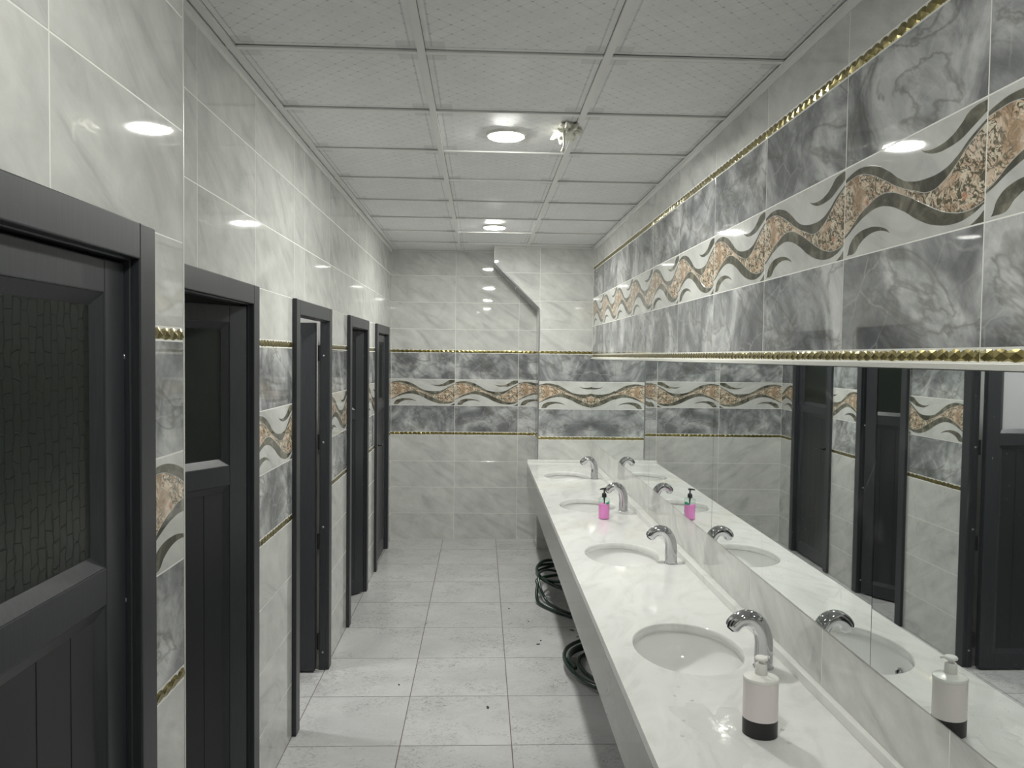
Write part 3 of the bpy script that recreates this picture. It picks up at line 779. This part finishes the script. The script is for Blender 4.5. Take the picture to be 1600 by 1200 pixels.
n_ = len(path); rad = [.0285-.0035*min(1, i/(n_*.8)) for i in range(n_)]; rad[-1] *= .86; rad[-2] *= .97
fa = tube_mesh('spout', path, rad, 24, flat=1.0, ref=Vector((0, 1, 0))); fa.materials.append(M['chrome'])
tipd = (path[-1]-path[-3]).normalized()
aer = lathe_mesh('aerator', [(0, .004), (.012, .004), (.015, .0), (.016, -.006), (0, -.006)], 20); aer.materials.append(M['black'])
bas = lathe_mesh('base_ring', [(0, 0), (.032, 0), (.032, .003), (.0295, .005), (0, .005)], 28); bas.materials.append(M['chrome'])
FA = [(.900, 5.998), (.897, 4.751), (.895, 3.530), (.888, 2.330)]
FN = ['chrome arched sensor faucet next to the back wall', 'chrome arched sensor faucet behind the pink soap bottle', 'chrome arched sensor faucet, third one from the back wall', 'chrome arched sensor faucet behind the white and black soap bottle']
for (x, y), lb_ in zip(FA, FN):
    r = tag(empty('sensor_faucet', (x, y, CT), math.radians(-8)), lb_, 'faucet', 'faucets along the counter')
    mobj('spout', fa, None, r); mobj('base_ring', bas, None, r)
    o = mobj('aerator', aer, None, r, path[-1]+tipd*.002); o.rotation_euler = tipd.to_track_quat('Z', 'Y').to_euler()

# ------------------------------------------------------------------ mirrors
MS = [YC-.004, 5.715, 4.480, 3.200, 1.840, .56]
ML = ['frameless mirror panel in the corner by the back wall', 'frameless mirror panel, second one from the back wall', 'frameless mirror panel, third one from the back wall', 'long frameless mirror panel reflecting the two farthest doors', 'frameless mirror panel behind the white and black soap bottle']
for i, (ya, yb_) in enumerate(zip(MS, MS[1:])):
    y1, y0 = ya-.0012, yb_+.0012; x1, x0 = mir_x(ya), mir_x(yb_); zb, zt = 1.0, 1.737
    r = tag(empty('wall_mirror', (x1, y1, zb)), ML[i], 'mirror', 'mirror panels over the counter')
    d = Vector((x0-x1, y0-y1, 0)); L = d.length; rz = math.atan2(d.y, d.x)
    r.rotation_euler = (0, 0, rz)
    # local x runs along the panel towards the camera, local y = ... the room lies on local -y side
    boxes('glass', [(0, L, .0, .005, 0, zt-zb)], M['mirror'], r)
    boxes('backing', [(0, L, .0052, .010, -.002, zt-zb)], M['dmirror'], r)

# ------------------------------------------------------------------ soap bottles
wbx, wby = .722, 1.908
r = tag(empty('soap_bottle', (wbx, wby, CT), math.radians(-18)), 'white pump soap bottle with a black base on the counter', 'soap bottle')
SXB, SYB = 1.0, .88
mobj('base_band', lathe_mesh('base_band', [(0, 0), (.041, 0), (.0435, .002), (.0438, .044), (0, .044)], 48, SXB, SYB), M['black'], r)
mobj('body', lathe_mesh('body', [(0, .044), (.0437, .044), (.0435, .138), (.0425, .142)], 48, SXB, SYB), M['pinkwhite'], r)
mobj('shoulder', lathe_mesh('shoulder', [(.0436, .1405), (.0446, .1425), (.0446, .1455), (.0428, .149), (.034, .1525), (.020, .156), (0, .157)], 48, SXB, SYB), M['white'], r)
pm = mobj('pump', lathe_mesh('pump', [(.0145, .154), (.0155, .157), (.0145, .181), (.013, .183), (.006, .184), (.006, .190), (0, .190)], 32), M['white'], r)
mobj('pump_head', lathe_mesh('pump_head', [(0, .188), (.009, .189), (.0155, .193), (.0165, .197), (.014, .2), (0, .201)], 32), M['white'], pm)
mobj('nozzle', tube_mesh('nozzle', catmull([(0, 0, .1955), (.014, .012, .196), (.019, .016, .194)], 4), .004, 8), M['white'], pm)

pbx, pby = .738, 4.515
r = tag(empty('soap_bottle', (pbx, pby, CT)), 'clear pump bottle half full of pink soap on the counter', 'soap bottle')
rb = .0335
shell = [(0, .001), (rb-.003, .001), (rb, .004)]
liq = [(0, .002), (rb-.004, .002), (rb-.001, .005)]
for i in range(12):
    z = .010+i*.0065; shell += [(rb, z), (rb-.0008, z+.0032)]; liq += [(rb-.0011, z), (rb-.0019, z+.0032)]
liq += [(rb-.002, .0885), (0, .0885)]
shell += [(rb, .092), (rb, .115), (rb-.003, .122), (rb-.012, .128), (.011, .130)]
mobj('bottle', lathe_mesh('bottle', shell, 36, ang=70), M['clear'], r)
mobj('liquid', lathe_mesh('liquid', liq, 36, ang=70), M['pink'], r)
bm = bmesh.new(); A = []; 
for i in range(11):
    t = math.radians(-75+i*9); A.append((bm.verts.new(((rb-.0028)*math.cos(t), (rb-.0028)*math.sin(t), .089)), bm.verts.new(((rb-.0028)*math.cos(t), (rb-.0028)*math.sin(t), .100+.006*math.sin(i/10*math.pi)))))
for a, b in zip(A, A[1:]): bm.faces.new((a[0], b[0], b[1], a[1]))
lme = bm_mesh(bm, 'label'); lo = mobj('label', lme, M['green'], r); sm = lo.modifiers.new('thick', 'SOLIDIFY'); sm.thickness = .0006
mobj('dip_tube', tube_mesh('dip_tube', [(0, 0, .089), (.001, 0, .105), (0, 0, .132)], [.0022, .004, .0075], 10), M['black'], r)
pm = mobj('pump', lathe_mesh('pump', [(.0135, .129), (.0140, .131), (.0140, .146), (.011, .152), (.0055, .156), (.0045, .158), (.0045, .178), (0, .178)], 24), M['black'], r)
mobj('nozzle', tube_mesh('nozzle', [(.010, .004, .178), (0, 0, .179), (-.015, -.006, .179), (-.028, -.011, .177)], [.005, .0065, .005, .0035], 10), M['black'], pm)

# ------------------------------------------------------------------ water on the counter
bm = bmesh.new(); n = 60; c = bm.verts.new((0, 0, .0012)); R1 = []; R2 = []
for i in range(n):
    t = 2*math.pi*i/n; k = 1+.28*math.sin(3*t+.6)+.14*math.sin(7*t+2)+.08*math.sin(13*t)
    R1.append(bm.verts.new((.085*k*math.cos(t)*.85, .16*k*math.sin(t)*.85, .0012))); R2.append(bm.verts.new((.085*k*math.cos(t), .16*k*math.sin(t), .0001)))
for i in range(n):
    j = (i+1) % n; bm.faces.new((c, R1[i], R1[j])); bm.faces.new((R1[i], R2[i], R2[j], R1[j]))
tag(mobj('water_puddle', bm_mesh(bm, 'water_puddle', True), M['water'], None, (.625, 1.93, CT+.0002)), 'shallow puddle of water on the counter beside the white soap bottle', 'puddle')
for i, (x, y) in enumerate(((.56, 2.13), (.585, 2.19), (.60, 2.10), (.545, 1.98), (.52, 1.90), (.76, 2.02), (.79, 1.93), (.78, 1.86))):
    me = lathe_mesh('drop', [(0, .0022), (.003, .0018), (.0052, .0006), (.0058, 0)], 12)
    tag(mobj('water_drop', me, M['water'], None, (x, y, CT+.0003)), 'small drop of water on the counter near the white soap bottle', 'water drop', 'drops on the counter')

# ------------------------------------------------------------------ hoses under the counter
def hose(name, pts, label, rad=.0115, loc=(0, 0, 0)):
    r = tag(empty(name, loc), label, 'hose')
    P = catmull(pts, 7)
    mobj('tube', tube_mesh('tube', P, rad, 10), M['hose'], r)
    return r
pts = []
for i in range(0, 44):                      # low flat coil
    t = 2*math.pi*i/12; k = i/44
    rx = .235-.05*math.sin(k*9); ry = .31-.07*math.sin(k*7+.5)
    pts.append((.735+rx*math.cos(t)+.03*math.sin(k*5), 4.23+ry*math.sin(t)-.02*k, .012+.055*k+.012*math.sin(t*1.5)**2))
hose('garden_hose', pts, 'dark green hose coiled flat on the floor under the third basin')
pts = []
for i in range(0, 34):                      # raised bundle at the back
    t = 2*math.pi*i/11; k = i/34
    pts.append((.66+.225*math.cos(t), 5.72+(.36-.08*k)*math.sin(t), .10+.055*k+.018*math.sin(t*2+k*4)))
pts += [(.47, 5.60, .13), (.425, 5.52, .09), (.415, 5.40, .03), (.455, 5.30, .012), (.55, 5.16, .012), (.70, 5.02, .012), (.86, 5.0, .012)]
hs = hose('garden_hose', pts, 'dark green hose bundled loosely on the floor under the second basin')
pts = [(.88, 5.60, .012), (.75, 5.85, .04), (.56, 5.82, .12), (.445, 5.62, .155), (.440, 5.50, .10), (.475, 5.40, .03), (.52, 5.31, .012), (.63, 5.14, .012), (.80, 4.98, .012)]
mobj('tube', tube_mesh('tube', catmull(pts, 7), .009, 10), M['hose'], hs)

# ------------------------------------------------------------------ bits of dirt on the floor
DB = [(.365, 4.62), (.385, 4.68), (.60, 4.86), (.62, 4.74), (.05, 3.78), (.33, 5.02), (-.42, 4.05), (.21, 5.28)]
for i, (x, y) in enumerate(DB):
    bm = bmesh.new(); bmesh.ops.create_icosphere(bm, subdivisions=1, radius=1)
    s = (.016, .007) if i in (0, 2, 4) else (.007, .005)
    for v in bm.verts: v.co = Vector((v.co.x*s[0]*random.uniform(.7, 1.3), v.co.y*s[1]*random.uniform(.7, 1.3), .003+v.co.z*.003))
    tag(mobj('floor_debris', bm_mesh(bm, 'floor_debris'), M['debris'], None, (x, y, .0002), random.uniform(0, 3)), 'small dark bit of dirt lying on the floor tiles', 'debris', 'bits of dirt on the floor')
